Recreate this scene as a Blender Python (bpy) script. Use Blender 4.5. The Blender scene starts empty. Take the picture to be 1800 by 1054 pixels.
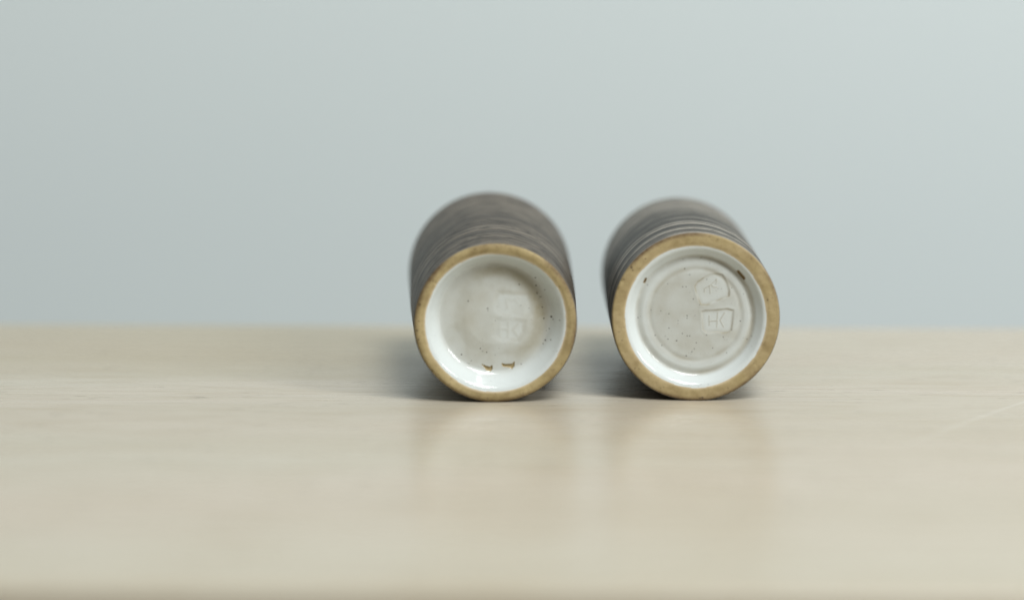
import bpy, math
import numpy as np
from mathutils import Vector

S = bpy.context.scene
COL = S.collection
MM = 0.001
rng = np.random.default_rng(7)

# ------------------------------------------------------------------ camera
PITCH = 8.5                      # degrees below the horizontal
DEPTH = 1060.0                   # mm along the optical axis to the contact point of the left cup
F_PX = 4250.0                    # focal length in pixels of the 1800 px wide photograph
_p = math.radians(PITCH)
_v = 178.0 / F_PX * DEPTH
CAM_Y = -(DEPTH * math.cos(_p) - _v * math.sin(_p))
CAM_Z = DEPTH * math.sin(_p) + _v * math.cos(_p)
cam = bpy.data.cameras.new('camera')
cam.sensor_width = 36.0
cam.lens = F_PX * 36.0 / 1800.0
cam.clip_start = 0.02
cam.clip_end = 50.0
cam.dof.use_dof = True
cam.dof.aperture_fstop = 2.2
cam.dof.aperture_blades = 0
cam_o = bpy.data.objects.new('camera', cam)
COL.objects.link(cam_o)
cam_o.location = (0, CAM_Y * MM, CAM_Z * MM)
cam_o.rotation_euler = (math.radians(90 - PITCH), 0, 0)
cam.dof.focus_distance = 1.077
S.camera = cam_o

# ------------------------------------------------------------------ light
W = bpy.data.worlds.new('World')
S.world = W
W.use_nodes = True
bg = W.node_tree.nodes['Background']
bg.inputs['Color'].default_value = (1.0, 0.95, 0.86, 1)
bg.inputs['Strength'].default_value = 0.14      # light bounced round the pale room


def area(name, loc, target, sx, sy, power, colour):
    l = bpy.data.lights.new(name, 'AREA')
    l.shape = 'RECTANGLE'
    l.size, l.size_y = sx, sy
    l.energy = power
    l.color = colour
    o = bpy.data.objects.new(name, l)
    COL.objects.link(o)
    o.location = loc
    o.rotation_euler = (Vector(target) - Vector(loc)).to_track_quat('-Z', 'Y').to_euler()
    return o


# two tall casements of one window, up and to the right of the table
area('window_light', (2.00, -1.40, 1.45), (-0.3, 0.2, 0.05), 0.4, 1.0, 33.0, (0.985, 0.995, 0.99))
area('window_light', (0.85, -1.40, 2.75), (-0.3, 0.2, 0.05), 1.4, 1.3, 86.0, (0.985, 0.995, 0.99))

S.view_settings.view_transform = 'Standard'
S.view_settings.look = 'None'
S.view_settings.exposure = 0.0
S.view_settings.gamma = 1.0
S.render.engine = 'CYCLES'
S.cycles.use_denoising = True
S.cycles.max_bounces = 8


# ------------------------------------------------------------------ node helpers
class NT:
    def __init__(self, name):
        self.m = bpy.data.materials.new(name)
        self.m.use_nodes = True
        self.t = self.m.node_tree
        self.b = self.t.nodes['Principled BSDF']

    def n(self, kind, **kw):
        nd = self.t.nodes.new(kind)
        for k, v in kw.items():
            setattr(nd, k, v)
        return nd

    def put(self, sock, v):
        if isinstance(v, bpy.types.NodeSocket):
            self.t.links.new(v, sock)
        else:
            sock.default_value = v

    def coord(self, scale=(1, 1, 1), loc=(0, 0, 0), rot=(0, 0, 0)):
        c = self.n('ShaderNodeTexCoord')
        mp = self.n('ShaderNodeMapping')
        self.t.links.new(c.outputs['Object'], mp.inputs['Vector'])
        mp.inputs['Scale'].default_value = scale
        mp.inputs['Location'].default_value = loc
        mp.inputs['Rotation'].default_value = rot
        return mp.outputs['Vector']

    def noise(self, vec, scale, detail=3.0, rough=0.5, dist=0.0):
        x = self.n('ShaderNodeTexNoise')
        self.put(x.inputs['Vector'], vec)
        x.inputs['Scale'].default_value = scale
        x.inputs['Detail'].default_value = detail
        x.inputs['Roughness'].default_value = rough
        x.inputs['Distortion'].default_value = dist
        return x.outputs['Fac']

    def ramp(self, fac, *stops):
        r = self.n('ShaderNodeValToRGB')
        self.put(r.inputs['Fac'], fac)
        el = r.color_ramp.elements
        while len(el) < len(stops):
            el.new(0.5)
        for e, (p, c) in zip(el, stops):
            e.position = p
            e.color = (c, c, c, 1) if isinstance(c, (int, float)) else (*c, 1)
        return r.outputs['Color']

    def mix(self, fac, a, b, mode='MIX'):
        x = self.n('ShaderNodeMix', data_type='RGBA', blend_type=mode)
        self.put(x.inputs['Factor'], fac)
        for s, v in (('A', a), ('B', b)):
            k = [i for i in x.inputs if i.name == s and i.type == 'RGBA'][0]
            self.put(k, v if isinstance(v, bpy.types.NodeSocket) else (*v, 1))
        return [o for o in x.outputs if o.type == 'RGBA'][0]

    def math(self, op, a, b=0.0, c=0.0, clamp=False):
        x = self.n('ShaderNodeMath', operation=op, use_clamp=clamp)
        self.put(x.inputs[0], a)
        self.put(x.inputs[1], b)
        self.put(x.inputs[2], c)
        return x.outputs[0]

    def attr(self, name):
        return self.n('ShaderNodeAttribute', attribute_name=name).outputs['Fac']

    def bump(self, height, strength, dist, prev=None):
        x = self.n('ShaderNodeBump')
        self.put(x.inputs['Height'], height)
        x.inputs['Strength'].default_value = strength
        x.inputs['Distance'].default_value = dist
        if prev is not None:
            self.put(x.inputs['Normal'], prev)
        return x.outputs['Normal']

    def done(self, col=None, rough=None, normal=None, **kw):
        if col is not None:
            self.put(self.b.inputs['Base Color'], col if isinstance(col, bpy.types.NodeSocket) else (*col, 1))
        if rough is not None:
            self.put(self.b.inputs['Roughness'], rough)
        if normal is not None:
            self.put(self.b.inputs['Normal'], normal)
        for k, v in kw.items():
            self.put(self.b.inputs[k], v)
        return self.m


# ------------------------------------------------------------------ materials
def wall_material():
    t = NT('pale_wall_paint')
    big = t.noise(t.coord(), 1.6, 2.0)
    c = t.mix(big, (0.70, 0.79, 0.79), (0.715, 0.795, 0.81))
    h = t.noise(t.coord(), 260.0, 4.0)
    return t.done(c, 0.75, t.bump(h, 0.25, 0.0006))


def table_material():
    t = NT('pale_limed_wood')
    # object space, metres; grain runs along x
    g0 = t.noise(t.coord((0.9, 11.0, 11.0)), 1.0, 3.0, 0.5, 0.6)
    g1 = t.noise(t.coord((3.0, 70.0, 70.0), (3, 1, 0)), 1.0, 5.0, 0.62, 0.7)
    g2 = t.noise(t.coord((18.0, 420.0, 420.0), (1, 7, 0)), 1.0, 4.0, 0.6, 0.2)
    warm = t.noise(t.coord((2.2, 9.0, 9.0), (11, 5, 0)), 1.0, 2.0, 0.5, 0.4)
    c = t.mix(t.ramp(warm, (0.38, 0.0), (0.66, 1.0)), (0.53, 0.487, 0.39), (0.545, 0.478, 0.385))
    c = t.mix(t.ramp(g0, (0.44, 0.0), (0.66, 0.5)), c, (0.475, 0.425, 0.32))
    c = t.mix(t.ramp(g1, (0.45, 0.0), (0.75, 0.45)), c, (0.445, 0.39, 0.29))
    c = t.mix(t.ramp(g2, (0.50, 0.0), (0.70, 0.7)), c, (0.38, 0.305, 0.19))
    # a darker, browner band on the left of the back half
    oc = t.n('ShaderNodeTexCoord').outputs['Object']
    sx = t.n('ShaderNodeSeparateXYZ')
    t.put(sx.inputs[0], oc)
    X, Y = sx.outputs[0], sx.outputs[1]
    yy = t.math('ADD', Y, t.math('MULTIPLY', t.math('SUBTRACT', g0, 0.5), 0.09))
    hy = t.ramp(yy, (0.035, 0.0), (0.10, 1.0), (0.185, 0.8), (0.215, 0.45))
    hx = t.ramp(t.math('ADD', X, 0.5), (0.15, 0.55), (0.36, 1.0), (0.50, 0.8), (0.62, 0.0))
    c = t.mix(t.math('MULTIPLY', t.math('MULTIPLY', hy, hx), 0.62), c, (0.39, 0.325, 0.195))
    # open pores: short dark flecks along the grain
    p = t.noise(t.coord((90.0, 620.0, 620.0), (4, 2, 0)), 1.0, 2.0, 0.5)
    patch = t.ramp(t.noise(t.coord((14.0, 60.0, 60.0), (2, 9, 0)), 1.0, 2.0), (0.46, 0.0), (0.62, 1.0))
    pores = t.math('MULTIPLY', t.ramp(p, (0.63, 0.0), (0.69, 1.0)), patch)
    c = t.mix(t.math('MULTIPLY', pores, 0.65), c, (0.16, 0.13, 0.09))
    # one long shallow pale scratch, an arc in plan
    dx = t.math('SUBTRACT', X, 0.235)
    curve = t.math('ADD', t.math('MULTIPLY', dx, 1.34), t.math('MULTIPLY', t.math('MULTIPLY', dx, dx), -1.5))
    d = t.math('ABSOLUTE', t.math('SUBTRACT', t.math('SUBTRACT', Y, 0.020), curve))
    line = t.math('SUBTRACT', 1.0, t.math('DIVIDE', d, 0.0011), clamp=True)
    ends = t.math('MULTIPLY', t.math('DIVIDE', t.math('ADD', dx, 0.085), 0.03, clamp=True),
                  t.math('DIVIDE', t.math('SUBTRACT', 0.045, dx), 0.02, clamp=True), clamp=True)
    scr = t.math('MULTIPLY', line, t.math('MULTIPLY', ends, 0.55))
    c = t.mix(scr, c, (0.80, 0.78, 0.72))
    r = t.math('ADD', 0.21, t.math('MULTIPLY', g1, 0.14))
    hgt = t.math('SUBTRACT', t.math('ADD', t.math('MULTIPLY', g1, 0.5), t.math('MULTIPLY', g2, 0.5)), pores)
    big = t.noise(t.coord((10.0, 45.0, 45.0), (7, 3, 0)), 1.0, 2.0)
    nrm = t.bump(big, 0.10, 0.002)
    return t.done(c, r, t.bump(hgt, 0.16, 0.0004, nrm))


def glaze_material(name, floor, pool, tan):
    t = NT(name)
    thin, pl, sp = t.attr('thin'), t.attr('pool'), t.attr('speck')
    n1 = t.noise(t.coord(), 90.0, 4.0, 0.55)
    n2 = t.noise(t.coord((1, 1, 1), (0.3, 0.1, 0.2)), 330.0, 4.0, 0.6)
    c = t.mix(t.ramp(n1, (0.35, 0.0), (0.66, 0.7)), floor, tuple(0.5 * (a + b) for a, b in zip(floor, tan)))
    c = t.mix(pl, c, pool)
    c = t.mix(t.math('MULTIPLY', thin, t.math('ADD', 0.55, t.math('MULTIPLY', n2, 0.9)), clamp=True), c, tan)
    micro = t.ramp(t.noise(t.coord((1, 1, 1), (0.7, 0.2, 0.9)), 1500.0, 1.0), (0.735, 0.0), (0.76, 1.0))
    c = t.mix(t.math('MULTIPLY', micro, 0.35), c, (0.17, 0.14, 0.10))
    c = t.mix(sp, c, (0.045, 0.038, 0.028))
    wob = t.noise(t.coord(), 210.0, 2.0, 0.5)
    nrm = t.bump(wob, 0.14, 0.0005)
    r = t.math('ADD', 0.07, t.math('MULTIPLY', n2, 0.07))
    return t.done(c, r, nrm, **{'Specular IOR Level': 0.5})


def clay_material(name, base, dark, pale, edge_amt):
    t = NT(name)
    n1 = t.noise(t.coord(), 130.0, 5.0, 0.62)
    n2 = t.noise(t.coord((1, 1, 1), (0.4, 0.8, 0.1)), 700.0, 4.0, 0.6)
    n3 = t.noise(t.coord((1, 1, 1), (0.9, 0.3, 0.5)), 2600.0, 2.0, 0.6)
    c = t.mix(t.ramp(n1, (0.38, 0.0), (0.68, 0.8)), base, pale)
    c = t.mix(t.ramp(n2, (0.52, 0.0), (0.74, 0.45)), c, dark)
    c = t.mix(t.math('MULTIPLY', t.ramp(n3, (0.52, 0.0), (0.75, 1.0)), 0.35), c, dark)
    stain = t.noise(t.coord((1, 1, 1), (0.7, 0.1, 0.3)), 48.0, 4.0, 0.65, 0.6)
    c = t.mix(t.math('MULTIPLY', t.ramp(stain, (0.50, 0.0), (0.66, 1.0)), 0.55), c, dark)
    iron = t.ramp(t.noise(t.coord((1, 1, 1), (0.2, 0.6, 0.4)), 620.0, 2.0), (0.70, 0.0), (0.755, 1.0))
    c = t.mix(t.math('MULTIPLY', iron, 0.75), c, (0.07, 0.04, 0.02))
    e = t.math('MULTIPLY', t.attr('edge'), edge_amt)
    c = t.mix(t.math('MULTIPLY', e, t.math('ADD', 0.2, t.math('MULTIPLY', n2, 1.4)), clamp=True), c, (0.11, 0.065, 0.03))
    c = t.mix(t.attr('lip'), c, (0.66, 0.55, 0.38))
    c = t.mix(t.attr('speck'), c, (0.05, 0.03, 0.018))
    return t.done(c, 0.72, t.bump(t.math('ADD', n3, n2), 0.35, 0.00025))


def bare_material(name, lo, hi):
    t = NT(name)
    n = t.noise(t.coord(), 900.0, 3.0)
    return t.done(t.mix(n, lo, hi), 0.65, t.bump(n, 0.4, 0.0003))


def body_material(name, dark, mid, pale, streak, sharp, blotch):
    t = NT(name)
    # mesh is modelled with the cup axis along y, so rings are fast in y and slow in x and z
    a = t.noise(t.coord((6, 300, 6)), 1.0, 6.0, 0.66, 0.12)
    b = t.noise(t.coord((14, 800, 14), (5, 2, 1)), 1.0, 6.0, 0.7, 0.2)
    m = t.noise(t.coord((0.8, 1.2, 0.8), (0.5, 0.5, 0.5)), 120.0, 6.0, 0.7, 0.2)
    wide = t.noise(t.coord((5, 38, 5), (8, 3, 1)), 1.0, 3.0, 0.5, 0.6)
    a = t.math('ADD', a, t.math('MULTIPLY', t.math('SUBTRACT', wide, 0.5), 0.45))
    c = t.mix(t.ramp(wide, (0.36, 0.0), (0.64, 1.0)), dark, mid)
    c = t.mix(t.math('MULTIPLY', t.ramp(a, (sharp, 0.0), (sharp + 0.12, 1.0)), streak), c, pale)
    c = t.mix(t.math('MULTIPLY', t.ramp(b, (0.50, 0.0), (0.62, 1.0)), streak * 0.7), c, dark)
    c = t.mix(t.math('MULTIPLY', t.ramp(m, (0.48, 0.0), (0.66, 1.0)), blotch), c, tuple(0.5 * x for x in dark))
    c = t.mix(t.attr('lip'), c, (0.27, 0.26, 0.24))
    pits = t.noise(t.coord((1, 1, 1), (0.1, 0.2, 0.3)), 1300.0, 3.0, 0.6)
    h = t.math('ADD', t.math('MULTIPLY', a, 1.0), t.math('MULTIPLY', b, 0.6))
    nrm = t.bump(h, 0.5, 0.0009)
    nrm = t.bump(pits, 0.6, 0.0004, nrm)
    r = t.math('ADD', 0.36, t.math('MULTIPLY', m, 0.22))
    return t.done(c, r, nrm, **{'Specular IOR Level': 0.35})


M_WALL = wall_material()
M_TABLE = table_material()
M_BARE_L = bare_material('bare_buff_clay', (0.28, 0.215, 0.10), (0.44, 0.35, 0.19))
M_BARE_R = bare_material('bare_brown_clay', (0.13, 0.085, 0.03), (0.27, 0.19, 0.085))
M_GLAZE_L = glaze_material('milky_glaze', (0.565, 0.592, 0.562), (0.66, 0.715, 0.71), (0.34, 0.31, 0.215))
M_GLAZE_R = glaze_material('grey_white_glaze', (0.548, 0.575, 0.545), (0.67, 0.725, 0.72), (0.34, 0.31, 0.225))
M_CLAY_L = clay_material('ochre_clay', (0.375, 0.298, 0.14), (0.205, 0.145, 0.058), (0.48, 0.385, 0.20), 1.0)
M_CLAY_R = clay_material('tan_clay', (0.378, 0.298, 0.143), (0.24, 0.17, 0.072), (0.44, 0.35, 0.19), 0.9)
M_BODY_L = body_material('charcoal_brown_slip', (0.036, 0.028, 0.020), (0.098, 0.080, 0.060), (0.20, 0.170, 0.13), 0.55, 0.48, 0.85)
M_BODY_R = body_material('brushed_grey_slip', (0.020, 0.018, 0.014), (0.088, 0.079, 0.064), (0.38, 0.345, 0.29), 1.0, 0.50, 0.6)
M_LINER = NT('pale_inner_glaze').done((0.55, 0.55, 0.51), 0.25)


# ------------------------------------------------------------------ setting
def mesh_obj(name, verts, faces, mat, parent=None, smooth=True, attrs=None, normals=None):
    me = bpy.data.meshes.new(name)
    me.from_pydata(np.asarray(verts).tolist(), [], faces if isinstance(faces, list) else faces.tolist())
    for k, v in (attrs or {}).items():
        at = me.attributes.new(k, 'FLOAT', 'POINT')
        at.data.foreach_set('value', np.ascontiguousarray(v, dtype=np.float32))
    me.update()
    if smooth:
        me.polygons.foreach_set('use_smooth', [True] * len(me.polygons))
    if normals is not None:
        me.normals_split_custom_set_from_vertices(normals.tolist())
    me.materials.append(mat)
    o = bpy.data.objects.new(name, me)
    COL.objects.link(o)
    if parent is not None:
        o.parent = parent
    return o


# wall: a real slab behind the table
wy, wt = 0.62, 0.12
wv = [(x, y, z) for x in (-2.5, 2.5) for y in (wy, wy + wt) for z in (-0.75, 1.9)]
wf = [[0, 1, 3, 2], [4, 6, 7, 5], [0, 4, 5, 1], [2, 3, 7, 6], [1, 5, 7, 3], [0, 2, 6, 4]]
wall = mesh_obj('wall', wv, wf, M_WALL, smooth=False)
wall['kind'] = 'structure'
wall['label'] = 'plain pale blue-grey painted wall behind the wooden table'


# table: one thick top with rounded edges
def table_mesh():
    hx, y0, y1, th, rad = 0.95, -0.313, 0.211, 0.030, 0.004
    prof = []
    for cy, cz, a0 in ((y1 - rad, -rad, 0), (y0 + rad, -rad, 90), (y0 + rad, -th + rad, 180), (y1 - rad, -th + rad, 270)):
        for k in range(7):
            a = math.radians(a0 + 15 * k)
            prof.append((cy + rad * math.cos(a), cz + rad * math.sin(a)))
    n = len(prof)
    xs = [-hx, -hx + 0.003, hx - 0.003, hx]
    v, f = [], []
    for i, x in enumerate(xs):
        k = 0.003 if i in (0, 3) else 0.0
        for (yy, zz) in prof:
            cy, cz = (y0 + y1) / 2, -th / 2
            v.append((x, yy - math.copysign(k, yy - cy), zz - math.copysign(k, zz - cz)))
    for i in range(3):
        for j in range(n):
            a, b = i * n + j, i * n + (j + 1) % n
            f.append([a, b, b + n, a + n])
    f.append(list(range(n))[::-1])
    f.append([3 * n + j for j in range(n)])
    return v, f


tv, tf = table_mesh()
table = mesh_obj('table', tv, tf, M_TABLE, smooth=False)
table.rotation_euler.z = math.radians(-1.6)
table['label'] = 'pale limewashed wooden table top with straight grain, under both stoneware cups'
table['category'] = 'table'


# ------------------------------------------------------------------ cups
def smooth(a, b, x):
    t = np.clip((x - a) / (b - a), 0, 1)
    return t * t * (3 - 2 * t)


def profile(pts, sigma):
    xs = np.arange(-6.0, 44.0, 0.02)
    ys = np.interp(np.abs(xs), [p[0] for p in pts], [p[1] for p in pts])
    k = np.arange(-4 * sigma, 4 * sigma + 0.02, 0.02)
    g = np.exp(-0.5 * (k / sigma) ** 2)
    ys = np.convolve(ys, g / g.sum(), mode='same')
    return lambda r: np.interp(r, xs, ys)


def seg_dist(P, a, b):
    a, b = np.array(a), np.array(b)
    d = b - a
    t = np.clip(((P - a) @ d) / (d @ d), 0, 1)
    return np.hypot(*(P - a - t[:, None] * d).T)


def line_dist(P, pts):
    return np.min([seg_dist(P, pts[i], pts[i + 1]) for i in range(len(pts) - 1)], axis=0)


def poly_sd(P, poly):
    d = line_dist(P, poly + [poly[0]])
    ins = np.zeros(len(P), bool)
    for (x1, y1), (x2, y2) in zip(poly, poly[1:] + [poly[0]]):
        c = (y1 > P[:, 1]) != (y2 > P[:, 1])
        with np.errstate(divide='ignore', invalid='ignore'):
            ins ^= c & (P[:, 0] < (x2 - x1) * (P[:, 1] - y1) / (y2 - y1) + x1)
    return np.where(ins, -d, d)


def wave(th, seed, n=9, lo=2):
    r = np.random.default_rng(seed)
    s = 0
    for k in range(n):
        s = s + r.normal() / (k + 1) ** 0.7 * np.sin((lo + k) * th + r.uniform(0, 6.28))
    return s / 2.0


def lumpy(x, z, seed, wl, n=14):
    r = np.random.default_rng(seed)
    s = 0
    for k in range(n):
        a, w = r.uniform(0, 6.28), wl * r.uniform(0.6, 1.6)
        s = s + np.sin((x * math.cos(a) + z * math.sin(a)) * 6.28 / w + r.uniform(0, 6.28))
    return s / math.sqrt(n)


def make_cup(d):
    R, R2, L, rg = d['R'], d['R2'], d['L'], d['rg']
    root = bpy.data.objects.new('stoneware_cup', None)
    COL.objects.link(root)
    root.empty_display_size = 0.02
    root['label'], root['category'], root['group'] = d['label'], 'cup', 'stoneware cups lying on the table'
    alpha = math.atan((R2 - R) / L)
    ca, sa = math.cos(alpha), math.sin(alpha)
    drop = R * ca          # bottom generator lies on the table

    def place(v, foot):    # cup frame (axis +y, mm) -> frame of the root (m)
        x, y, z = v[:, 0], v[:, 1], v[:, 2] * d['zs']
        y = y + z * math.tan(d['foot_tilt']) * foot
        return np.stack([x, y * ca - z * sa, y * sa + z * ca + drop * d['zs'] + 0.05], 1) * MM

    # ---- underside: one polar sheet, cut into glazed base, foot ring, seals and bare patches
    NT_ = 840
    rs = np.concatenate([np.arange(0.15, rg + 1.0, 0.2), np.linspace(rg + 1.15, R - 1.0, 16)])
    ta = np.linspace(0, math.pi / 2, 9)
    rb, bd = d['bevel']
    rs_flat = rs[rs < R - rb - 0.02]
    edge_r = R - rb + rb * np.sin(ta)
    edge_s = bd * (1 - np.cos(ta))
    allr = np.concatenate([rs_flat, edge_r])
    alls = np.concatenate([np.zeros(len(rs_flat)), edge_s])
    th = np.arange(NT_) / NT_ * 2 * math.pi
    rr, tt = np.meshgrid(allr, th, indexing='ij')
    ss = np.repeat(alls[:, None], NT_, 1)
    scale = 1 + d['wob'] * wave(th, d['seed'], 5)[None, :] / R * (rr / R) ** 2
    x = (rr * scale * np.cos(tt)).ravel()
    z = (rr * scale * np.sin(tt)).ravel()
    rr, tt, ss = rr.ravel(), tt.ravel(), ss.ravel()
    P = np.stack([x, z], 1)
    # edge of the glaze wanders a little
    gl = rg + 0.22 * wave(tt, d['seed'] + 1, 14)
    w = np.clip(1 - (rr / rg) ** 4, 0, 1)
    re = np.hypot(x - d['off'][0] * w, z - d['off'][1] * w)
    re = re + 0.18 * wave(tt, d['seed'] + 2, 6) * smooth(6, 18, rr) * (rr < rg)
    s = ss + d['prof'](re) * (rr < R - rb + 0.01)
    s = s + 0.05 * lumpy(x, z, d['seed'], 16) * smooth(rg, rg - 4, rr)
    s = s - 0.10 * smooth(0, 1.2, rg + 0.2 - rr) * smooth(3.0, 1.0, rg - rr) # glaze rolls up at its edge
    s = s + 0.06 * wave(tt, d['seed'] + 5, 8) * (rr > rg) + 0.05 * lumpy(x, z, d['seed'] + 6, 4.0) * (rr > rg)
    nk = np.random.default_rng(d['seed'] + 60)       # nicks and grit worn into the unglazed foot
    for _ in range(26):
        a, q = nk.uniform(0, 6.28), nk.choice([R - rb, R - 0.3, rg + 1.0, nk.uniform(rg + 1, R - 1)])
        s = s + nk.uniform(-0.1, 0.32) * np.exp(-((x - q * math.cos(a)) ** 2 + (z - q * math.sin(a)) ** 2) / nk.uniform(0.12, 0.5) ** 2) * (rr > rg)
    thin = d['thin'](x, z, re)
    pool = d['pool'](x, z, re)
    speck = np.zeros(len(x))
    label = np.zeros(len(x), int)        # 0 glaze
    seal_n = []
    for i, sl in enumerate(d['seals']):
        sd = poly_sd(P, sl['poly'])
        s = s + sl['depth'] * smooth(sl['w'], -sl['w'], sd) - 0.30 * sl['depth'] * np.exp(-((sd - sl['w'] * 1.3) / (sl['w'] * 1.2)) ** 2)
        pool = np.maximum(pool, sl['pool'] * smooth(0.3, -2.0, sd))
        br = np.clip(0.55 + 0.6 * lumpy(x, z, 31 + i, 7), 0, 1)
        thin = np.maximum(thin, sl['brown'] * br * np.exp(-(sd / (sl['w'] * 0.75)) ** 2))
        for ln in sl['lines']:
            q = line_dist(P, ln)
            s = s - sl['relief'] * np.exp(-(q / sl['lw']) ** 2)
            thin = np.maximum(thin, sl['brown'] * 0.8 * np.exp(-(q / (sl['lw'] * 0.9)) ** 2))
        label[sd < sl['w'] * 1.6] = 10 + i
    for i, poly in enumerate(d['chips']):
        sd = poly_sd(P, poly)
        s = s + 0.45 * smooth(0.12, -0.16, sd)
        thin = np.maximum(thin, 0.7 * np.exp(-np.clip(sd, 0, 9) ** 2 / 0.10))
        label[sd < 0.02] = 20 + i
    for (px, pz, pr, pa) in d['specks']:
        q = np.hypot(x - px, z - pz)
        speck = np.maximum(speck, pa * smooth(pr * 1.25, pr * 0.45, q))
    ring = rr > gl
    label[ring] = 1
    edge = smooth(R - rb - 1.3, R - 0.2, rr) * np.clip(0.45 + 0.75 * wave(tt, d['seed'] + 8, 12), 0, 1)
    lip = smooth(gl + 1.25, gl + 0.1, rr) * d['lip'] * np.clip(0.8 + 0.4 * wave(tt, d['seed'] + 9, 8), 0, 1)
    V = np.stack([x, s, z], 1)
    nr = len(allr)
    i0 = np.arange(nr - 1)[:, None] * NT_ + np.arange(NT_)[None, :]
    i1 = np.arange(nr - 1)[:, None] * NT_ + (np.arange(NT_) + 1)[None, :] % NT_
    Q = np.stack([i0, i1, i1 + NT_, i0 + NT_], -1).reshape(-1, 4)
    Pl = place(V, 1.0)
    # closing fan at the centre
    Pc = place(np.array([[0, s[:NT_].mean(), 0]]), 1.0)
    # smooth normals of the uncut sheet, kept by every piece
    fn = np.cross(Pl[Q[:, 2]] - Pl[Q[:, 0]], Pl[Q[:, 3]] - Pl[Q[:, 1]])
    N = np.zeros_like(Pl)
    for k in range(4):
        for c in range(3):
            N[:, c] += np.bincount(Q[:, k], fn[:, c], len(Pl))
    N /= np.linalg.norm(N, axis=1)[:, None]
    N[:NT_] = N[:NT_].mean(0)
    flip = N[:, 1].mean() > 0            # outward is -y
    if flip:
        N = -N
        Q = Q[:, ::-1]
    fl = np.max(label[Q] * (label[Q] >= 10), axis=1)
    fl[fl == 0] = np.min(label[Q], axis=1)[fl == 0]
    A = dict(thin=thin, pool=pool, speck=speck, edge=edge, lip=lip)

    def piece(name, lab, mat, keys, lbl=None):
        q = Q[fl == lab]
        if len(q) == 0:
            return
        u, inv = np.unique(q.ravel(), return_inverse=True)
        vv, nn = Pl[u], N[u]
        ff = inv.reshape(-1, 4).tolist()
        at = {k: A[k][u] for k in keys}
        fan = [j for j in range(NT_) if fl[j] == lab]
        if fan:
            pos = {int(g): i for i, g in enumerate(u)}
            c = len(vv)
            vv = np.vstack([vv, Pc])
            nn = np.vstack([nn, N[:1]])
            at = {k: np.append(a, a[0]) for k, a in at.items()}
            for j in fan:
                a, b = pos[j], pos[(j + 1) % NT_]
                ff.append([c, b, a] if flip else [c, a, b])
        o = mesh_obj(name, vv, ff, mat, root, True, at, nn)
        if lbl:
            o['label'] = lbl
        return o

    piece('glazed_base', 0, d['glaze'], ('thin', 'pool', 'speck'))
    piece('foot_ring', 1, d['clay'], ('edge', 'lip', 'speck'))
    for i, sl in enumerate(d['seals']):
        piece('maker_stamp', 10 + i, d['glaze'], ('thin', 'pool', 'speck'), sl['label'])
    for i in range(len(d['chips'])):
        piece('bare_patch', 20 + i, d['bare'], ())

    # ---- body: outer wall, rounded lip, inner wall and inner floor
    ys = np.concatenate([[bd - 0.05, bd + 0.12, bd + 0.35, bd + 0.7], np.arange(bd + 1.1, L - 1.2, 0.42)])
    wall_t = 3.0
    out_r = np.interp(ys, d['curve'][0], d['curve'][1])
    rg2 = np.random.default_rng(d['seed'] + 40)
    ripple = np.zeros(len(ys))
    for k in range(16):
        ripple += rg2.normal() * np.sin(ys * 6.28 / rg2.uniform(1.6, 11) + rg2.uniform(0, 6.28))
    out_r = out_r + d['ripple'] * ripple / 4 * smooth(1, 4, ys)
    out_r[0] = R - 0.05
    out_r[1] = R + 0.18
    out_r[2] = R + d['collar'] * 0.8
    out_r[3:9] += d['collar'] * np.array([1, .9, .6, .2, -.1, -.1])
    seq = [(yy, r_, 1) for yy, r_ in zip(ys, out_r)]
    for a in np.linspace(0, math.pi, 9):
        seq.append((L - 1.2 + 1.2 * math.sin(a), R2 - wall_t / 2 + wall_t / 2 * math.cos(a), 0))
    n_out = len(seq)
    for yy in np.linspace(L - 4, 14, 20):
        seq.append((yy, np.interp(yy, d['curve'][0], d['curve'][1]) - wall_t, 0))
    seq += [(11, R - 5.5, 0), (9.5, R - 9, 0), (9.0, R - 16, 0), (9.0, 1.0, 0)]
    sq = np.array(seq)
    NB = 180
    tb = np.arange(NB) / NB * 2 * math.pi
    yy = np.repeat(sq[:, 0][:, None], NB, 1)
    r_ = np.repeat(sq[:, 1][:, None], NB, 1)
    ou = np.repeat(sq[:, 2][:, None], NB, 1)
    wob = d['wob'] * wave(tb, d['seed'], 5)[None, :]
    r_ = r_ + wob * np.where(ou > 0, 1, 0.6)
    r_ = r_ + ou * d['ripple'] * 0.9 * np.sin(yy / 2.3 + 2 * wave(tb, d['seed'] + 3, 4)[None, :]) * smooth(2, 8, yy)
    r_ = r_ + ou * d['ripple'] * 0.7 * np.sin(yy / 5.3 + 3 * tb[None, :]) * smooth(2, 8, yy)
    bx = (r_ * np.cos(tb)[None, :]).ravel()
    bz = (r_ * np.sin(tb)[None, :]).ravel()
    yv = yy.ravel()
    BV = np.stack([bx, yv, bz], 1)
    foot = smooth(16, 2, yv)
    BP = place(BV, foot)
    BP[:, 2] = np.maximum(BP[:, 2], 0.00002)     # nothing sinks into the table
    nb = len(sq)
    j0 = np.arange(nb - 1)[:, None] * NB + np.arange(NB)[None, :]
    j1 = np.arange(nb - 1)[:, None] * NB + (np.arange(NB) + 1)[None, :] % NB
    BQ = np.stack([j0, j0 + NB, j1 + NB, j1], -1).reshape(-1, 4)
    rowi = BQ[:, 0] // NB
    wv_ = wave(np.tile(tb, nb), d['seed'] + 11, 9)
    lipb = smooth(bd + 1.1, bd + 0.25, yv) * d['body_lip'] * np.clip(0.7 + 0.5 * wv_, 0, 1) * (ou.ravel() > 0)

    def sub(name, keep, mat):
        q = BQ[keep]
        u, inv = np.unique(q.ravel(), return_inverse=True)
        return mesh_obj(name, BP[u], inv.reshape(-1, 4).tolist(), mat, root, True, dict(lip=lipb[u]))
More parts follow.
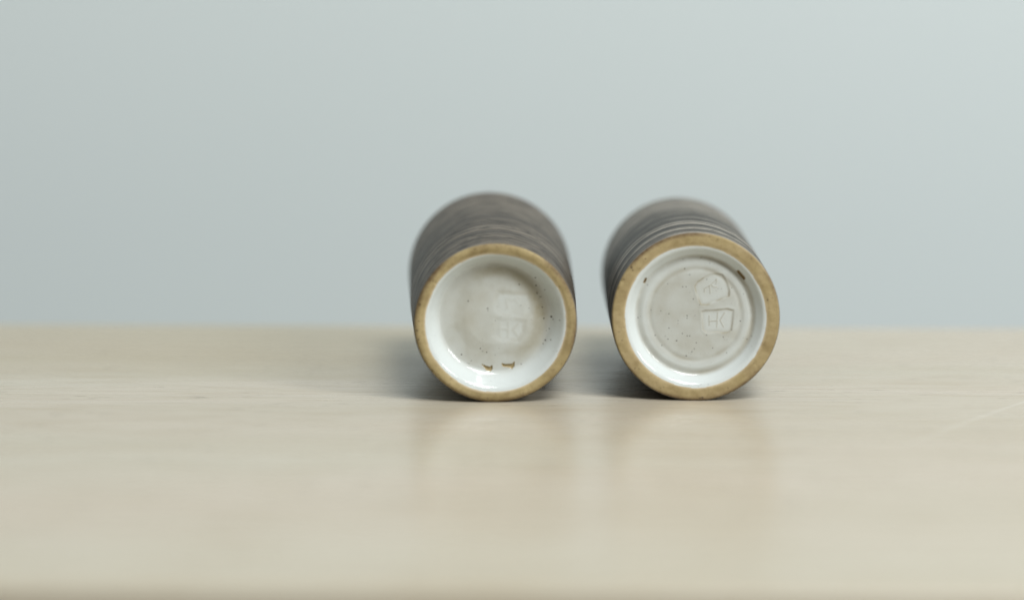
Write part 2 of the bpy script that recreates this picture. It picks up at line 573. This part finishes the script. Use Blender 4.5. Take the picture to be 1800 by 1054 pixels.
    sub('body', rowi < n_out - 1, d['body'])
    inner = sub('inner_wall', rowi >= n_out - 1, M_LINER)
    root.location = (d['x'] * MM, d['y'] * MM, 0)
    root.rotation_euler.z = math.radians(d['yaw'])
    return root


# photograph pixels -> mm on a base (x right, z up), allowing for the depth of the recess
def mapper(ox, oy, zoom, cx, cy, k, dz):
    return lambda px, py: ((ox + px / zoom - cx) / k, -(oy + py / zoom - cy) / k - dz)


KL, KR = 4.0, 4.0
LC, RC = (870.5, 565.5), (1222.7, 554.5)
def polys(f, *pts): return [f(*p) for p in pts]

# --- left cup
la = mapper(830, 490, 8.108, *LC, KL, 0.9)
lb = mapper(730, 560, 7.026, *LC, KL, 0.5)
lc = mapper(780, 430, 4.218, *LC, KL, 0.8)
left_specks = [(677, 239, 1.2), (558, 290, 1), (682, 298, 1.2), (746, 330, .9), (690, 356, 1), (707, 381, .8), (718, 383, .9),
               (729, 460, 1), (795, 531, 1.7), (740, 544, 1.2), (807, 549, .9), (854, 545, .9), (781, 622, .9), (760, 637, .7),
               (752, 708, 1.2), (790, 700, .9), (735, 735, .9), (182, 411, 1.1), (325, 466, 1.1), (326, 482, .8), (271, 768, 1),
               (288, 790, .8), (318, 797, 1), (380, 820, .7), (131, 815, 1.2), (203, 862, .8), (187, 882, .8), (176, 878, .6),
               (573, 888, .9), (570, 445, .7), (630, 467, .7), (832, 770, .7), (690, 345, .7), (705, 395, .6)]
left = dict(
    label='charcoal brown stoneware cup whose white base has two bare brown patches below a blurred stamp',
    R=35.1, R2=39.3, L=135.0, rg=30.5, x=-7.1, y=-3.6, yaw=1.6, zs=1.0, seed=3, wob=0.14, foot_tilt=math.radians(0.0),
    bevel=(1.1, 1.0), off=(-0.3, 2.6),
    prof=profile([(0, 6.4), (13, 6.6), (18, 7.1), (22.5, 7.3), (24.3, 7.25), (25.4, 6.5), (29.3, 1.3), (30.3, 0.65), (31.4, 0.25), (32.9, -0.15), (34.2, -0.1), (35.1, 0.2)], 0.30),
    curve=([0, 6, 20, 60, 135], [35.1, 35.4, 36.2, 37.7, 39.3]), ripple=0.03, collar=0.32, body_lip=0.55, lip=0.75,
    thin=lambda x, z, r: np.clip(0.75 * smooth(15, 19.5, r) * smooth(24.5, 20.5, r) * np.clip(0.35 + 0.5 * (x + 0.8 * z) / 18 + 0.25 * lumpy(x, z, 5, 17), 0, 1.0)
                                 + 0.22 * smooth(22, 14, r) * np.clip(0.4 - x / 25 + 0.5 * lumpy(x, z, 8, 20), 0, 1), 0, 1),
    pool=lambda x, z, r: np.clip(smooth(22.5, 27.5, r) + 0.55 * smooth(15, 5, np.hypot(x - 2, z + 0.5)), 0, 1),
    seals=[dict(poly=polys(la, (370, 170), (800, 200), (850, 330), (840, 480), (760, 525), (460, 500), (340, 420), (330, 260)), depth=0.17, w=1.4, pool=0.55,
                relief=0.05, lw=0.8, brown=0.16, label='soft blurred seal pressed into the milky glaze, upper of the two',
                lines=[polys(la, (480, 272), (570, 290), (655, 258)), polys(la, (480, 300), (500, 400)), polys(la, (610, 280), (690, 365), (760, 330))]),
           dict(poly=polys(la, (340, 560), (600, 560), (750, 590), (735, 760), (650, 880), (420, 870), (290, 800)), depth=0.17, w=1.4, pool=0.6,
                relief=0.055, lw=0.75, brown=0.2, label='soft blurred letter stamp pressed into the milky glaze, lower of the two',
                lines=[polys(la, (395, 620), (390, 800)), polys(la, (390, 695), (510, 712)), polys(la, (510, 610), (505, 810)), polys(la, (650, 630), (580, 715), (640, 800))])],
    chips=[polys(lb, (825, 578), (870, 598), (920, 613), (945, 592), (950, 630), (930, 655), (880, 648), (855, 615)),
           polys(lb, (1068, 568), (1110, 580), (1195, 575), (1222, 548), (1218, 600), (1190, 628), (1162, 613), (1080, 602))],
    specks=[(*lc(a, b), 0.31 * s, 0.95 * min(1, s)) for a, b, s in left_specks]
           + [(-33.0, 8.5, 0.7, 0.7), (-34.2, -3.0, 0.6, 0.75), (-33.4, 1.2, 0.5, 0.5), (-33.6, -7.0, 0.55, 0.6), (-27.6, -20.8, 0.5, 0.7), (-33.1, 12.3, 0.4, 0.5),
              (-3.5, -33.2, 0.35, 0.7), (22.5, 24.8, 0.5, 0.45), (28.8, -18.0, 0.3, 0.6), (-19.5, -24.5, 0.3, 0.6), (12, -31, 0.28, 0.6), (-9, 32.6, 0.35, .6)],
    bare=M_BARE_L, glaze=M_GLAZE_L, clay=M_CLAY_L, body=M_BODY_L)

# --- right cup
ra = mapper(1210, 470, 8.11, *RC, KR, 0.35)
rb_ = mapper(1100, 420, 7.53, *RC, KR, 0.2)
rc_ = mapper(1090, 420, 4.054, *RC, KR, 0.35)
right_specks = [(462, 206, 1.2), (497, 250, 1), (449, 335, 1), (473, 335, 1), (525, 422, 1), (342, 314, .9), (198, 322, .9), (571, 462, .9),
                (352, 527, 1), (295, 507, .9), (225, 500, .9), (482, 540, 1.1), (482, 557, 1), (418, 575, .9), (417, 595, .7), (353, 628, 1.1),
                (449, 667, 1), (484, 684, 1), (502, 684, 1.1), (347, 707, 1.1), (409, 718, 1.3), (256, 680, 1), (328, 686, .8), (549, 732, 1),
                (304, 752, 1), (536, 777, .8), (518, 797, 1.1), (478, 826, 1.2), (621, 677, 1.1), (741, 692, 1), (861, 578, 1.2), (797, 342, .9),
                (882, 385, .8), (941, 682, .9), (133, 555, 1), (150, 545, .7), (666, 770, 1), (765, 803, .9), (798, 640, .9), (632, 1018, .8),
                (580, 1018, .7), (495, 1020, .8), (700, 348, .7), (725, 350, .7), (577, 130, .9), (640, 168, .8), (450, 140, .8), (620, 283, .9),
                (910, 706, 1), (882, 698, .6), (896, 702, .6), (500, 375, .7), (940, 750, .6)]
chip_a = polys(rb_, (262, 510), (282, 514), (259, 574), (239, 568))
chip_b = polys(ra, (694, 38), (705, 28), (722, 34), (800, 122), (806, 150), (790, 158), (772, 140), (700, 52))
right = dict(
    label='grey brushed stoneware cup whose pale base carries a clear square HK stamp',
    R=36.6, R2=37.3, L=135.0, rg=30.8, x=80.3, y=2.8, yaw=-0.5, zs=1.006, seed=14, wob=0.16, foot_tilt=math.radians(2.8),
    bevel=(0.8, 0.8), off=(0.3, 0.6),
    prof=profile([(0, 4.35), (10, 4.3), (18.5, 4.3), (20.0, 4.5), (21.4, 4.1), (23.2, 4.0), (25.5, 4.6), (26.2, 4.3), (29.3, 0.95), (30.4, 0.45), (31.4, 0.15), (32.6, -0.08), (35, -0.05), (36, 0.0)], 0.34),
    curve=([0, 5, 20, 60, 135], [36.6, 36.75, 37.0, 37.2, 37.3]), ripple=0.03, collar=0.25, body_lip=0.8, lip=0.6,
    thin=lambda x, z, r: np.clip(0.40 * np.exp(-((r - 20.0) / 0.8) ** 2) * np.clip(0.45 + 0.5 * lumpy(x, z, 6, 14), 0, 1)
                                 + 0.45 * np.exp(-((r - 25.2) / 0.9) ** 2) * np.clip(0.3 + 0.03 * x + 0.4 * lumpy(x, z, 9, 15), 0, 1)
                                 + 0.22 * smooth(21, 15, r) * np.clip(0.3 - x / 30 + 0.5 * lumpy(x, z, 4, 24), 0, 1), 0, 1),
    pool=lambda x, z, r: np.clip(smooth(25.6, 27.2, r) + 0.45 * np.exp(-((r - 22.6) / 1.4) ** 2)
                                 + 0.25 * np.clip(lumpy(x, z, 12, 18), 0, 1) * smooth(20, 16, r), 0, 1),
    seals=[dict(poly=polys(ra, (95, 262), (130, 200), (220, 140), (300, 92), (380, 80), (488, 96), (555, 215), (588, 320), (582, 398), (400, 465), (270, 522), (185, 518), (150, 440)),
                depth=0.23, w=0.52, pool=0.55, relief=0.11, lw=0.28, brown=0.75, label='four-sided seal with a branching rune mark, upper of the two stamps',
                lines=[polys(ra, (235, 335), (237, 288), (330, 232), (385, 182), (412, 148)), polys(ra, (310, 250), (318, 355)),
                       polys(ra, (338, 240), (370, 268), (412, 268)), polys(ra, (404, 160), (412, 195), (398, 218))]),
           dict(poly=polys(ra, (198, 622), (245, 602), (400, 596), (560, 578), (652, 600), (642, 720), (622, 878), (588, 908), (505, 922), (420, 904), (275, 918), (220, 870)),
                depth=0.22, w=0.52, pool=0.5, relief=0.095, lw=0.27, brown=0.7, label='square stamp with the letters HK, lower of the two stamps',
                lines=[polys(ra, (305, 672), (308, 812)), polys(ra, (308, 752), (420, 745)), polys(ra, (426, 628), (416, 838)),
                       polys(ra, (524, 632), (462, 738), (512, 834))])],
    chips=[chip_a, chip_b],
    specks=[(*rc_(a, b), 0.28 * s, 0.8 * min(1, s)) for a, b, s in right_specks]
           + [(-28.2, 21.6, 0.55, 0.9), (-27.6, 20.4, 0.4, 0.7), (3.2, -35.2, 0.55, 0.85), (2.2, -35.4, 0.4, .7), (24.0, 25.5, 0.4, 0.5), (-33.5, -6.5, 0.35, 0.5), (-24.6, -22.6, .3, .6),
              (26.0, -24.0, 0.35, 0.5), (33.4, 8.5, 0.3, .5), (14.5, -31.0, .4, .5), (-15, -31.0, .28, .6), (9.5, 33.8, .5, .4)],
    bare=M_BARE_R, glaze=M_GLAZE_R, clay=M_CLAY_R, body=M_BODY_R)

make_cup(left)
make_cup(right)
